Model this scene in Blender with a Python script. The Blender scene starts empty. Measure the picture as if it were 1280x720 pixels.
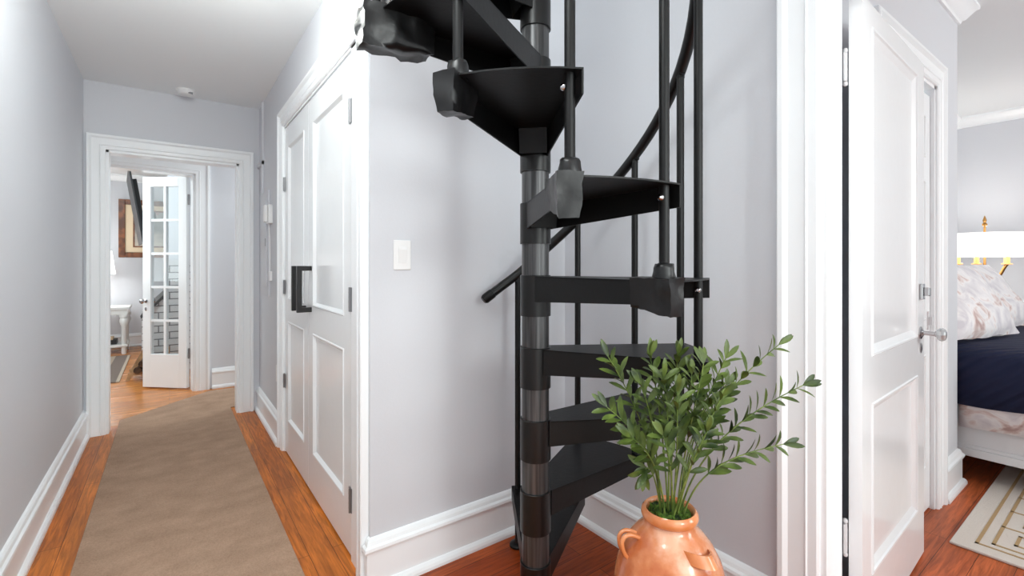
import bpy, math, random
from mathutils import Vector, Matrix, noise as mnoise
PI = math.pi
sc = bpy.context.scene
COL = sc.collection
R = math.radians

# ------------------------------------------------------------------ materials
def new_mat(name):
    m = bpy.data.materials.new(name); m.use_nodes = True
    nt = m.node_tree
    return m, nt, nt.nodes['Principled BSDF']

def lin(c):
    return tuple((x/12.92 if x <= .04045 else ((x+.055)/1.055)**2.4) for x in c)

def rgb(r, g, b):
    return (*lin((r/255, g/255, b/255)), 1)

def simple(name, col, rough=.5, metal=0., bump=0., bscale=40., var=0., spec=.5, coat=0.):
    m, nt, b = new_mat(name)
    N, L = nt.nodes, nt.links
    b.inputs['Base Color'].default_value = col
    b.inputs['Roughness'].default_value = rough
    b.inputs['Metallic'].default_value = metal
    b.inputs['Specular IOR Level'].default_value = spec
    b.inputs['Coat Weight'].default_value = coat
    tc = N.new('ShaderNodeTexCoord')
    nz = N.new('ShaderNodeTexNoise'); nz.inputs['Scale'].default_value = bscale; nz.inputs['Detail'].default_value = 4
    L.new(tc.outputs['Object'], nz.inputs['Vector'])
    if bump:
        bp = N.new('ShaderNodeBump'); bp.inputs['Strength'].default_value = bump; bp.inputs['Distance'].default_value = .01
        L.new(nz.outputs['Fac'], bp.inputs['Height']); L.new(bp.outputs['Normal'], b.inputs['Normal'])
    if var:
        mx = N.new('ShaderNodeMix'); mx.data_type = 'RGBA'
        mx.inputs['A'].default_value = tuple(c*(1-var) for c in col[:3])+(1,)
        mx.inputs['B'].default_value = tuple(min(1, c*(1+var)) for c in col[:3])+(1,)
        L.new(nz.outputs['Fac'], mx.inputs['Factor']); L.new(mx.outputs['Result'], b.inputs['Base Color'])
    return m

def wood_floor(name, c1, c2, dark, along_x, rough=.3, width=.083, scr=0.):
    m, nt, b = new_mat(name); N, L = nt.nodes, nt.links
    tc = N.new('ShaderNodeNewGeometry')
    mp = N.new('ShaderNodeMapping'); mp.inputs['Rotation'].default_value = (0, 0, 0 if along_x else PI/2)
    L.new(tc.outputs['Position'], mp.inputs['Vector'])
    br = N.new('ShaderNodeTexBrick')
    br.inputs['Color1'].default_value = c1; br.inputs['Color2'].default_value = c2; br.inputs['Mortar'].default_value = dark
    br.inputs['Scale'].default_value = 1; br.inputs['Mortar Size'].default_value = .0012; br.inputs['Mortar Smooth'].default_value = .3
    br.inputs['Brick Width'].default_value = 1.4; br.inputs['Row Height'].default_value = width
    L.new(mp.outputs['Vector'], br.inputs['Vector'])
    m2 = N.new('ShaderNodeMapping'); m2.inputs['Scale'].default_value = (1.6, 22, 1)
    L.new(mp.outputs['Vector'], m2.inputs['Vector'])
    nz = N.new('ShaderNodeTexNoise'); nz.inputs['Scale'].default_value = 3.2; nz.inputs['Detail'].default_value = 7; nz.inputs['Roughness'].default_value = .6
    nz.inputs['Distortion'].default_value = .9
    L.new(m2.outputs['Vector'], nz.inputs['Vector'])
    rp = N.new('ShaderNodeValToRGB'); rp.color_ramp.elements[0].position = .34; rp.color_ramp.elements[0].color = (.58, .54, .5, 1)
    rp.color_ramp.elements[1].position = .62; rp.color_ramp.elements[1].color = (1.1, 1.1, 1.1, 1)
    L.new(nz.outputs['Fac'], rp.inputs['Fac'])
    # broad blotches
    n3 = N.new('ShaderNodeTexNoise'); n3.inputs['Scale'].default_value = 2.2; n3.inputs['Detail'].default_value = 3
    m3 = N.new('ShaderNodeMapping'); m3.inputs['Scale'].default_value = (1, 5, 1)
    L.new(mp.outputs['Vector'], m3.inputs['Vector']); L.new(m3.outputs['Vector'], n3.inputs['Vector'])
    r3 = N.new('ShaderNodeValToRGB'); r3.color_ramp.elements[0].position = .35; r3.color_ramp.elements[0].color = (.68, .66, .64, 1)
    r3.color_ramp.elements[1].position = .65; r3.color_ramp.elements[1].color = (1.12, 1.12, 1.12, 1)
    L.new(n3.outputs['Fac'], r3.inputs['Fac'])
    a = N.new('ShaderNodeMix'); a.data_type = 'RGBA'; a.blend_type = 'MULTIPLY'; a.inputs['Factor'].default_value = 1
    L.new(br.outputs['Color'], a.inputs['A']); L.new(rp.outputs['Color'], a.inputs['B'])
    a2 = N.new('ShaderNodeMix'); a2.data_type = 'RGBA'; a2.blend_type = 'MULTIPLY'; a2.inputs['Factor'].default_value = .8
    L.new(a.outputs['Result'], a2.inputs['A']); L.new(r3.outputs['Color'], a2.inputs['B'])
    L.new(a2.outputs['Result'], b.inputs['Base Color']); b.inputs['Specular IOR Level'].default_value = .28
    rr = N.new('ShaderNodeMapRange'); rr.inputs['To Min'].default_value = rough-.06; rr.inputs['To Max'].default_value = rough+.12
    L.new(n3.outputs['Fac'], rr.inputs['Value']); L.new(rr.outputs['Result'], b.inputs['Roughness'])
    bp = N.new('ShaderNodeBump'); bp.inputs['Strength'].default_value = .12; bp.inputs['Distance'].default_value = .004
    L.new(nz.outputs['Fac'], bp.inputs['Height']); L.new(bp.outputs['Normal'], b.inputs['Normal'])
    return m

def two_noise(name, c1, c2, scale, rough, bump=.3, detail=6, lo=.4, hi=.6, bdist=.01, c3=None, coat=0.):
    m, nt, b = new_mat(name); N, L = nt.nodes, nt.links
    tc = N.new('ShaderNodeTexCoord')
    nz = N.new('ShaderNodeTexNoise'); nz.inputs['Scale'].default_value = scale; nz.inputs['Detail'].default_value = detail
    L.new(tc.outputs['Object'], nz.inputs['Vector'])
    rp = N.new('ShaderNodeValToRGB'); e = rp.color_ramp.elements
    e[0].position = lo; e[0].color = c1; e[1].position = hi; e[1].color = c2
    if c3:
        k = e.new((lo+hi)/2); k.color = c3
    L.new(nz.outputs['Fac'], rp.inputs['Fac']); L.new(rp.outputs['Color'], b.inputs['Base Color'])
    b.inputs['Roughness'].default_value = rough; b.inputs['Coat Weight'].default_value = coat
    bp = N.new('ShaderNodeBump'); bp.inputs['Strength'].default_value = bump; bp.inputs['Distance'].default_value = bdist
    L.new(nz.outputs['Fac'], bp.inputs['Height']); L.new(bp.outputs['Normal'], b.inputs['Normal'])
    return m

def emissive(name, col, strength, base=(.9, .9, .9, 1)):
    m, nt, b = new_mat(name)
    b.inputs['Base Color'].default_value = base
    b.inputs['Emission Color'].default_value = col; b.inputs['Emission Strength'].default_value = strength
    return m

def carpet_mat(name, c1, c2):
    m, nt, b = new_mat(name); N, L = nt.nodes, nt.links
    tc = N.new('ShaderNodeNewGeometry')
    nz = N.new('ShaderNodeTexNoise'); nz.inputs['Scale'].default_value = 150; nz.inputs['Detail'].default_value = 3
    n2 = N.new('ShaderNodeTexNoise'); n2.inputs['Scale'].default_value = 6; n2.inputs['Detail'].default_value = 5
    L.new(tc.outputs['Position'], nz.inputs['Vector'])
    mp = N.new('ShaderNodeMapping'); mp.inputs['Scale'].default_value = (1, 1.5, 1)
    L.new(tc.outputs['Position'], mp.inputs['Vector']); L.new(mp.outputs['Vector'], n2.inputs['Vector'])
    ad = N.new('ShaderNodeMath'); ad.operation = 'ADD'
    L.new(nz.outputs['Fac'], ad.inputs[0]); L.new(n2.outputs['Fac'], ad.inputs[1])
    rp = N.new('ShaderNodeMapRange'); rp.inputs['From Min'].default_value = .6; rp.inputs['From Max'].default_value = 1.4
    L.new(ad.outputs[0], rp.inputs['Value'])
    mx = N.new('ShaderNodeMix'); mx.data_type = 'RGBA'; mx.inputs['A'].default_value = c1; mx.inputs['B'].default_value = c2
    L.new(rp.outputs['Result'], mx.inputs['Factor']); L.new(mx.outputs['Result'], b.inputs['Base Color'])
    b.inputs['Roughness'].default_value = .95; b.inputs['Specular IOR Level'].default_value = .1
    bp = N.new('ShaderNodeBump'); bp.inputs['Strength'].default_value = .6; bp.inputs['Distance'].default_value = .006
    L.new(nz.outputs['Fac'], bp.inputs['Height']); L.new(bp.outputs['Normal'], b.inputs['Normal'])
    return m

def brick_mat(name):
    m, nt, b = new_mat(name); N, L = nt.nodes, nt.links
    g = N.new('ShaderNodeNewGeometry')
    sx = N.new('ShaderNodeSeparateXYZ'); L.new(g.outputs['Position'], sx.inputs[0])
    ad = N.new('ShaderNodeMath'); ad.operation = 'ADD'; L.new(sx.outputs['X'], ad.inputs[0]); L.new(sx.outputs['Y'], ad.inputs[1])
    cb = N.new('ShaderNodeCombineXYZ'); L.new(ad.outputs[0], cb.inputs['X']); L.new(sx.outputs['Z'], cb.inputs['Y'])
    br = N.new('ShaderNodeTexBrick'); br.inputs['Scale'].default_value = 1
    br.inputs['Color1'].default_value = rgb(225, 225, 226); br.inputs['Color2'].default_value = rgb(205, 205, 207); br.inputs['Mortar'].default_value = rgb(125, 125, 128)
    br.inputs['Brick Width'].default_value = .2; br.inputs['Row Height'].default_value = .075; br.inputs['Mortar Size'].default_value = .006
    L.new(cb.outputs[0], br.inputs['Vector']); L.new(br.outputs['Color'], b.inputs['Base Color'])
    bp = N.new('ShaderNodeBump'); bp.invert = True; bp.inputs['Strength'].default_value = .6; bp.inputs['Distance'].default_value = .01
    L.new(br.outputs['Fac'], bp.inputs['Height']); L.new(bp.outputs['Normal'], b.inputs['Normal'])
    b.inputs['Roughness'].default_value = .6
    return m

def stripes_mat(name):
    m, nt, b = new_mat(name); N, L = nt.nodes, nt.links
    tc = N.new('ShaderNodeTexCoord'); sx = N.new('ShaderNodeSeparateXYZ'); L.new(tc.outputs['Object'], sx.inputs[0])
    a = N.new('ShaderNodeMath'); a.operation = 'ABSOLUTE'; L.new(sx.outputs['X'], a.inputs[0])
    rp = N.new('ShaderNodeValToRGB'); rp.color_ramp.interpolation = 'CONSTANT'
    e = rp.color_ramp.elements
    e[0].position = 0; e[0].color = rgb(128, 116, 106); e[1].position = .36; e[1].color = rgb(176, 160, 142)
    for p, c in ((.44, rgb(120, 106, 98)), (.56, rgb(186, 172, 154)), (.6, rgb(116, 100, 92))):
        k = e.new(p); k.color = c
    L.new(a.outputs[0], rp.inputs['Fac']); L.new(rp.outputs['Color'], b.inputs['Base Color']); b.inputs['Roughness'].default_value = .95
    return m

def glass_mat(name):
    m, nt, b = new_mat(name); N, L = nt.nodes, nt.links
    N.remove(b)
    out = N['Material Output']
    tr = N.new('ShaderNodeBsdfTransparent'); tr.inputs['Color'].default_value = (.92, .94, .94, 1)
    gl = N.new('ShaderNodeBsdfGlossy'); gl.inputs['Roughness'].default_value = .02
    mx = N.new('ShaderNodeMixShader'); mx.inputs[0].default_value = .04; L.new(tr.outputs[0], mx.inputs[1]); L.new(gl.outputs[0], mx.inputs[2])
    L.new(mx.outputs[0], out.inputs['Surface'])
    return m

def pole_mat(name):
    m, nt, b = new_mat(name); N, L = nt.nodes, nt.links
    tc = N.new('ShaderNodeNewGeometry'); mp = N.new('ShaderNodeMapping'); mp.inputs['Scale'].default_value = (60, 60, 1.5)
    L.new(tc.outputs['Position'], mp.inputs['Vector'])
    nz = N.new('ShaderNodeTexNoise'); nz.inputs['Scale'].default_value = 1.6; nz.inputs['Detail'].default_value = 6; L.new(mp.outputs['Vector'], nz.inputs['Vector'])
    rp = N.new('ShaderNodeValToRGB'); e = rp.color_ramp.elements
    e[0].position = .35; e[0].color = (.04, .04, .041, 1); e[1].position = .7; e[1].color = (.13, .13, .133, 1)
    L.new(nz.outputs['Fac'], rp.inputs['Fac']); L.new(rp.outputs['Color'], b.inputs['Base Color'])
    b.inputs['Metallic'].default_value = .75; b.inputs['Roughness'].default_value = .36
    return m

def floral_mat(name):
    m, nt, b = new_mat(name); N, L = nt.nodes, nt.links
    tc = N.new('ShaderNodeTexCoord')
    nz = N.new('ShaderNodeTexNoise'); nz.inputs['Scale'].default_value = 7; nz.inputs['Detail'].default_value = 5; nz.inputs['Distortion'].default_value = 1.2
    L.new(tc.outputs['Object'], nz.inputs['Vector'])
    rp = N.new('ShaderNodeValToRGB'); e = rp.color_ramp.elements
    e[0].position = .33; e[0].color = rgb(184, 152, 146); e[1].position = .46; e[1].color = rgb(240, 236, 236)
    k = e.new(.4); k.color = rgb(222, 204, 200)
    k = e.new(.66); k.color = rgb(206, 200, 206)
    L.new(nz.outputs['Fac'], rp.inputs['Fac']); L.new(rp.outputs['Color'], b.inputs['Base Color'])
    b.inputs['Roughness'].default_value = .55; b.inputs['Sheen Weight'].default_value = .3
    return m

def quilt_mat(name):
    m, nt, b = new_mat(name); N, L = nt.nodes, nt.links
    b.inputs['Base Color'].default_value = rgb(24, 30, 58); b.inputs['Roughness'].default_value = .7; b.inputs['Specular IOR Level'].default_value = .25
    g = N.new('ShaderNodeNewGeometry'); w = N.new('ShaderNodeTexWave'); w.inputs['Scale'].default_value = 9; w.bands_direction = 'DIAGONAL'
    L.new(g.outputs['Position'], w.inputs['Vector'])
    bp = N.new('ShaderNodeBump'); bp.inputs['Strength'].default_value = .5; bp.inputs['Distance'].default_value = .01
    L.new(w.outputs['Fac'], bp.inputs['Height']); L.new(bp.outputs['Normal'], b.inputs['Normal'])
    return m

def artwork_mat(name):
    m, nt, b = new_mat(name); N, L = nt.nodes, nt.links
    tc = N.new('ShaderNodeTexCoord'); sx = N.new('ShaderNodeSeparateXYZ'); L.new(tc.outputs['Object'], sx.inputs[0])
    nz = N.new('ShaderNodeTexNoise'); nz.inputs['Scale'].default_value = 9; nz.inputs['Detail'].default_value = 4; L.new(tc.outputs['Object'], nz.inputs['Vector'])
    ad = N.new('ShaderNodeMath'); ad.operation = 'MULTIPLY_ADD'; ad.inputs[1].default_value = .5
    L.new(nz.outputs['Fac'], ad.inputs[0]); L.new(sx.outputs['Z'], ad.inputs[2])
    rp = N.new('ShaderNodeValToRGB'); e = rp.color_ramp.elements
    e[0].position = .3; e[0].color = rgb(206, 196, 182); e[1].position = .85; e[1].color = rgb(176, 120, 116)
    k = e.new(.55); k.color = rgb(140, 140, 138)
    k = e.new(.7); k.color = rgb(170, 168, 164)
    L.new(ad.outputs[0], rp.inputs['Fac']); L.new(rp.outputs['Color'], b.inputs['Base Color']); b.inputs['Roughness'].default_value = .3
    return m

M = {}
M['wall'] = simple('wall_paint', rgb(212.5, 214.5, 219.5), .5, bump=.03, bscale=120, var=.015, spec=.35)
M['ceil'] = simple('ceiling_paint', rgb(240, 243, 244), .8, bump=.03, bscale=90)
M['trim'] = simple('trim_paint', rgb(244, 247, 249), .28, bump=.02, bscale=30)
M['door'] = simple('door_paint', rgb(240, 243, 245), .2, bump=.03, bscale=18)
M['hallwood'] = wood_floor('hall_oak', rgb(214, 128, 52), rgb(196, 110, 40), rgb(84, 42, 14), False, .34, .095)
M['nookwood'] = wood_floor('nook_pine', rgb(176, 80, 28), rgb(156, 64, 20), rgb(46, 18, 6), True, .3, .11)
M['bedwood'] = wood_floor('bedroom_pine', rgb(196, 104, 60), rgb(180, 90, 50), rgb(70, 32, 16), True, .35, .11)
M['farwood'] = wood_floor('far_oak', rgb(226, 152, 84), rgb(214, 138, 70), rgb(120, 76, 40), True, .22)
M['runner'] = carpet_mat('runner_pile', rgb(152, 125, 105), rgb(188, 158, 135))
M['black'] = simple('black_paint', rgb(11, 11, 11.5), .42, bump=.05, bscale=60, spec=.28)
M['blackdark'] = simple('black_enamel', rgb(9, 9, 9.5), .34, bump=.02, bscale=30, spec=.4)
M['pole'] = pole_mat('worn_steel')
M['tape'] = simple('black_tape', rgb(17, 17, 18), .34, bump=.25, bscale=14, spec=.4)
M['chrome'] = simple('chrome', rgb(190, 190, 192), .18, metal=1.)
M['hinge'] = simple('hinge_steel', rgb(150, 150, 152), .3, metal=.9)
M['whitehinge'] = simple('painted_hinge', rgb(222, 222, 224), .3)
M['plastic'] = simple('white_plastic', rgb(236, 236, 236), .35)
M['matteblack'] = simple('matte_black', rgb(26, 26, 27), .42)
M['terracotta'] = two_noise('terracotta', rgb(184, 98, 52), rgb(222, 168, 136), 11, .24, .35, 7, .38, .64, .012, rgb(204, 126, 80), coat=.4)
M['rim'] = two_noise('terracotta_rim', rgb(204, 122, 70), rgb(220, 146, 98), 14, .22, .06, 4, coat=.4)
M['moss'] = two_noise('moss', rgb(24, 44, 10), rgb(86, 118, 34), 60, .9, 1., 5)
M['leaf'] = two_noise('leaf_green', rgb(36, 54, 16), rgb(108, 128, 56), 14, .42, .05, 3, .35, .68, .004)
M['stem'] = two_noise('stem_green', rgb(74, 98, 40), rgb(122, 140, 66), 30, .5, .1, 3)
M['glass'] = glass_mat('pane_glass')
M['knobglass'] = simple('glass_knob', rgb(200, 204, 206), .05, metal=.35)
M['brick'] = brick_mat('white_brick')
M['slate'] = simple('slate', rgb(70, 70, 72), .6)
M['tv'] = simple('tv_black', rgb(30, 30, 32), .35)
M['tvback'] = simple('tv_grey', rgb(44, 44, 46), .5)
M['frame'] = two_noise('walnut_frame', rgb(92, 48, 22), rgb(140, 82, 44), 12, .35, .1)
M['mat'] = simple('mat_board', rgb(238, 216, 184), .8)
M['art'] = artwork_mat('artwork')
M['furn'] = simple('white_furniture', rgb(228, 228, 226), .35)
M['shade'] = emissive('lit_shade', (1, .95, .88, 1), .75)
M['shade_far'] = emissive('lit_shade_white', (1, .98, .95, 1), 1.6)
M['brass'] = simple('brass', rgb(170, 126, 70), .35, metal=.8)
M['candle'] = emissive('candle_sleeve', (1, .6, .26, 1), .3, rgb(222, 160, 90))
M['bowl'] = emissive('lamp_bowl', (1, .95, .88, 1), 2.5)
M['floral'] = floral_mat('floral_cotton')
M['navy'] = quilt_mat('navy_quilt')
M['bedwhite'] = simple('bed_paint', rgb(224, 226, 228), .35)
M['mattress'] = simple('mattress_ticking', rgb(190, 190, 196), .8)
M['rugbase'] = simple('ivory_rug', rgb(214, 205, 196), .95, bump=.5, bscale=220, var=.06, spec=.1)
M['ruggold'] = simple('gold_rug_pile', rgb(178, 150, 112), .95, bump=.5, bscale=220, var=.1, spec=.1)
M['striperug'] = stripes_mat('striped_rug')
M['rack'] = two_noise('rack_wood', rgb(150, 116, 80), rgb(190, 156, 116), 14, .5)
M['log'] = two_noise('bark', rgb(36, 26, 20), rgb(92, 68, 50), 25, .8, .6)
M['book'] = simple('tan_book', rgb(202, 170, 136), .6)
M['boxdark'] = simple('dark_box', rgb(34, 32, 33), .5)
M['cap'] = simple('black_iron', rgb(46, 46, 48), .5)
M['gapdark'] = simple('closet_grey', rgb(150, 150, 154), .6)

# ------------------------------------------------------------------ mesh builder
class MB:
    def __init__(s): s.v = []; s.f = []
    def add(s, vs, fs):
        o = len(s.v); s.v += [tuple(v) for v in vs]; s.f += [tuple(i+o for i in f) for f in fs]; return s
    def box(s, a, b, T=None):
        x0, y0, z0 = a; x1, y1, z1 = b
        vs = [(x0,y0,z0),(x1,y0,z0),(x1,y1,z0),(x0,y1,z0),(x0,y0,z1),(x1,y0,z1),(x1,y1,z1),(x0,y1,z1)]
        if T: vs = [T(v) for v in vs]
        return s.add(vs, [(0,3,2,1),(4,5,6,7),(0,1,5,4),(1,2,6,5),(2,3,7,6),(3,0,4,7)])
    def prism(s, poly, z0, z1, T=None):
        n = len(poly)
        vs = [(p[0],p[1],z0) for p in poly]+[(p[0],p[1],z1) for p in poly]
        if T: vs = [T(v) for v in vs]
        fs = [tuple(reversed(range(n))), tuple(range(n, 2*n))]+[(i,(i+1)%n,n+(i+1)%n,n+i) for i in range(n)]
        return s.add(vs, fs)
    def tube(s, pts, r, seg=12, caps=True):
        pts = [Vector(p) for p in pts]; n = len(pts)
        rs = r if isinstance(r, (list, tuple)) else [r]*n
        up = None; rings = []
        for i, p in enumerate(pts):
            t = (pts[min(i+1, n-1)]-pts[max(i-1, 0)]).normalized()
            if up is None:
                up = Vector((0,0,1)) if abs(t.z) < .9 else Vector((1,0,0))
            u = (up-t*up.dot(t)).normalized(); w = t.cross(u); up = u
            rings.append([p+(u*math.cos(2*PI*k/seg)+w*math.sin(2*PI*k/seg))*rs[i] for k in range(seg)])
        vs = [v for rg in rings for v in rg]
        fs = [(i*seg+k, i*seg+(k+1)%seg, (i+1)*seg+(k+1)%seg, (i+1)*seg+k) for i in range(n-1) for k in range(seg)]
        if caps: fs += [tuple(reversed(range(seg))), tuple(range((n-1)*seg, n*seg))]
        return s.add(vs, fs)
    def lathe(s, prof, c=(0,0,0), seg=32, T=None):
        vs = []; n = len(prof)
        for (r, z) in prof:
            for k in range(seg):
                a = 2*PI*k/seg; vs.append((c[0]+r*math.cos(a), c[1]+r*math.sin(a), c[2]+z))
        if T: vs = [T(v) for v in vs]
        fs = [(i*seg+k, i*seg+(k+1)%seg, (i+1)*seg+(k+1)%seg, (i+1)*seg+k) for i in range(n-1) for k in range(seg)]
        fs += [tuple(reversed(range(seg))), tuple(range((n-1)*seg, n*seg))]
        return s.add(vs, fs)
    def sweep(s, path, prof, frame, closed=False):
        """prof points (a,b); path point i gets offset a along frame miter and b along the fixed axis."""
        n = len(path); m = len(prof); vs = []
        for i, p in enumerate(path):
            ma, fx = frame(i)
            for (a, b) in prof: vs.append(Vector(p)+ma*a+fx*b)
        fs = []
        for i in range(n-1 if not closed else n):
            j = (i+1) % n
            for k in range(m):
                l = (k+1) % m; fs.append((i*m+k, i*m+l, j*m+l, j*m+k))
        if not closed: fs += [tuple(range(m)), tuple(reversed(range((n-1)*m, n*m)))]
        return s.add(vs, fs)

def path_frame(path, fixed, flip=1):
    """miter vectors for a polyline lying in the plane perpendicular to `fixed`."""
    fixed = Vector(fixed); P = [Vector(p) for p in path]; out = []
    for i in range(len(P)):
        ns = []
        if i > 0: ns.append(fixed.cross((P[i]-P[i-1]).normalized())*flip)
        if i < len(P)-1: ns.append(fixed.cross((P[i+1]-P[i]).normalized())*flip)
        if len(ns) == 2:
            b = (ns[0]+ns[1]).normalized(); b = b/max(.2, b.dot(ns[0]))
        else: b = ns[0]
        out.append((b, fixed))
    return lambda i: out[i]

def obj(name, mb, mat, parent=None, smooth=None, bevel=0., origin=None):
    vs = [Vector(v) for v in mb.v]
    if origin is None:
        xs = [v.x for v in vs]; ys = [v.y for v in vs]; zs = [v.z for v in vs]
        origin = Vector(((min(xs)+max(xs))/2, (min(ys)+max(ys))/2, min(zs)))
    origin = Vector(origin)
    me = bpy.data.meshes.new(name)
    me.from_pydata([v-origin for v in vs], [], mb.f)
    me.validate()
    import bmesh
    bm = bmesh.new(); bm.from_mesh(me); bmesh.ops.recalc_face_normals(bm, faces=bm.faces); bm.to_mesh(me); bm.free()
    me.materials.append(M[mat])
    if smooth is not None:
        me.polygons.foreach_set('use_smooth', [True]*len(me.polygons))
        me.set_sharp_from_angle(angle=R(smooth))
    o = bpy.data.objects.new(name, me); COL.objects.link(o)
    wp = Vector((0,0,0)); p = parent
    while p is not None: wp += Vector(p.location); p = p.parent
    o.parent = parent; o.location = origin-wp
    if bevel:
        bv = o.modifiers.new('Bevel', 'BEVEL'); bv.width = bevel; bv.segments = 2; bv.limit_method = 'ANGLE'; bv.angle_limit = R(40)
    return o

def tag(o, label, cat, group=None, kind=None):
    if label: o['label'] = label
    if cat: o['category'] = cat
    if group: o['group'] = group
    if kind: o['kind'] = kind
    return o

def thing(name, label, cat, loc, group=None):
    o = bpy.data.objects.new(name, None); COL.objects.link(o); o.location = loc; o.empty_display_size = .1
    return tag(o, label, cat, group)

def struct(name, mb, mat, label, cat='wall', **kw):
    o = obj(name, mb, mat, **kw); return tag(o, label, cat, kind='structure')

def struct_root(name, label, cat, loc):
    return tag(thing(name, label, cat, loc), None, None, kind='structure')

# ------------------------------------------------------------------ dimensions (metres); camera stands at the origin
HC = 1.23
YAW = math.atan2(428., 587.)
CA, SA = math.cos(YAW), math.sin(YAW)
XL = -.49           # hall left wall
YE = 4.45           # hall end wall
XR = .61            # hall right wall
YN = 1.745          # nook back wall
XN = 1.60           # nook right wall
YP = .655           # bedroom passage wall
ZC = 2.525          # hall ceiling
ZB = 2.66           # bedroom ceiling
XB, YB = 6.35, 1.2  # bedroom far wall and head wall

# ------------------------------------------------------------------ floors and ceilings
f = MB().box((-.62, -1.2, -.05), (XR, YN+.02, 0)).box((-.62, YN+.02, -.05), (1.34, 4.62, 0)); struct('floor_hall', f, 'hallwood', 'orange oak board floor of the hallway', 'floor')
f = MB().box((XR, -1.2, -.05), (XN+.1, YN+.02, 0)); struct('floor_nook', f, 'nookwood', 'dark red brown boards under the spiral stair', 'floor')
f = MB().box((XN+.1, -2.6, -.05), (XB+.1, YB+.1, 0)); struct('floor_bedroom', f, 'bedwood', 'brown pine boards of the bedroom', 'floor')
f = MB().box((-3.6, 4.62, -.05), (2.4, 9.1, 0)); struct('floor_far', f, 'farwood', 'glossy honey oak floor beyond the end doorway', 'floor')
c = MB().box((-.62, -1.2, ZC), (.38, 4.57, ZC+.1)).box((.38, YN+.12, ZC), (1.34, 4.57, ZC+.1)).box((.38, -1.2, ZC), (1.7, .55, ZC+.1))
struct('ceiling', c, 'ceil', 'white flat hallway ceiling', 'ceiling')
c = MB().box((XN+.14, -2.6, ZB), (XB+.1, YB+.1, ZB+.1)); struct('ceiling_bedroom', c, 'ceil', 'white bedroom ceiling', 'ceiling')
c = MB().box((-3.6, 4.57, 2.52), (2.4, 9.1, 2.62)); struct('ceiling_far', c, 'ceil', 'white ceiling of the room beyond the doorway', 'ceiling')

# ------------------------------------------------------------------ walls
w = MB().box((XL-.12, -1.2, 0), (XL, YE, ZC)); struct('wall_left', w, 'wall', 'long pale grey wall along the left of the hallway')
DX0, DX1, DZ = -.37, .46, 2.045
w = MB().box((-3.6, YE, 0), (DX0, YE+.12, ZC)).box((DX1, YE, 0), (2.4, YE+.12, ZC)).box((DX0, YE, DZ), (DX1, YE+.12, ZC))
struct('wall_end', w, 'wall', 'grey wall around the doorway at the hallway end')
CY0, CY1, CZ = 1.955, 3.37, 2.125          # closet opening
w = MB().box((XR, CY1, 0), (XR+.12, YE, ZC)).box((XR, YN+.12, 0), (XR+.12, CY0, ZC)).box((XR, CY0, CZ), (XR+.12, CY1, ZC))
w.box((1.3, YN+.12, 0), (1.34, YE, ZC))
struct('wall_right', w, 'wall', 'grey hallway wall holding the double closet doors')
w = MB().box((XR, YN, 0), (XN, YN+.12, 3.3)); struct('wall_nook_back', w, 'wall', 'grey wall with the light switch behind the spiral stair')
PY0, PY1, PZ = -.32, .60, 2.09             # bedroom doorway in the nook side wall
w = MB().box((XN, PY1, 0), (XN+.115, YN, 3.3)).box((XN, PY0, PZ), (XN+.115, PY1, 3.3)).box((XN, -2.7, 0), (XN+.115, PY0, 3.3))
struct('wall_nook_side', w, 'wall', 'grey wall beside the spiral stair and the plant')
XE = 3.56
D5a, D5b, D5z = 2.32, 3.10, 2.115
w = MB().box((XN+.115, YP, 0), (D5a, YP+.1, ZB)).box((D5b, YP, 0), (XE, YP+.1, ZB)).box((D5a, YP, D5z), (D5b, YP+.1, ZB)).box((XE-.1, YP+.1, 0), (XE, YB, ZB))
struct('wall_passage', w, 'wall', 'pale grey wall with the closed white panel door')
w = MB().box((XE-.1, YB, 0), (XB+.1, YB+.1, ZB)).box((XB, -2.6, 0), (XB+.1, YB, ZB))
w.box((XN+.115, -2.7, 0), (2.9, -2.6, ZB)).box((4.5, -2.7, 0), (XB+.1, -2.6, ZB)).box((2.9, -2.7, 0), (4.5, -2.6, .9)).box((2.9, -2.7, 2.2), (4.5, -2.6, ZB))
struct('wall_bedroom', w, 'wall', 'pale grey bedroom wall behind the bed and lamp')
# stairwell shaft above the hall ceiling
w = MB().box((.28, .45, ZC+.1), (.38, YN, 3.3)).box((.28, .45, ZC+.1), (XN, .55, 3.3)).box((.28, YN, ZC+.1), (XR, YN+.12, 3.3))
struct('wall_stairwell', w, 'wall', 'grey stairwell walls above the hall ceiling')
# vestibule and room beyond: French-door wall is turned by FA
FA = R(8.5); FO = Vector((.33, 5.47, 0))
fd = Vector((-math.cos(FA), -math.sin(FA), 0)); fn = Vector((math.sin(FA), -math.cos(FA), 0))   # along wall to the left / toward the hall
def FT(v):  # local (s, n, z)
    return FO+fd*v[0]+fn*v[1]+Vector((0,0,v[2]))
w = MB().box((.33, 5.47, 0), (2.4, 5.59, 2.52)); struct('wall_vestibule', w, 'wall', 'grey wall seen through the right of the end doorway')
w = MB().box((0, -.12, 0), (.135, 0, 2.52), FT).box((1.06, -.12, 0), (1.5, 0, 2.52), FT).box((.135, -.12, 2.085), (1.06, 0, 2.52), FT)
struct('wall_french', w, 'wall', 'angled wall holding the open glazed door')
w = MB().box((-3.6, 8.9, 0), (2.4, 9.02, 2.52)).box((-3.7, 4.57, 0), (-3.6, 9.02, 2.52)).box((.75, 5.59, 0), (.85, 8.9, 2.52))
struct('wall_far', w, 'wall', 'pale wall carrying the framed picture in the far room')

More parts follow.
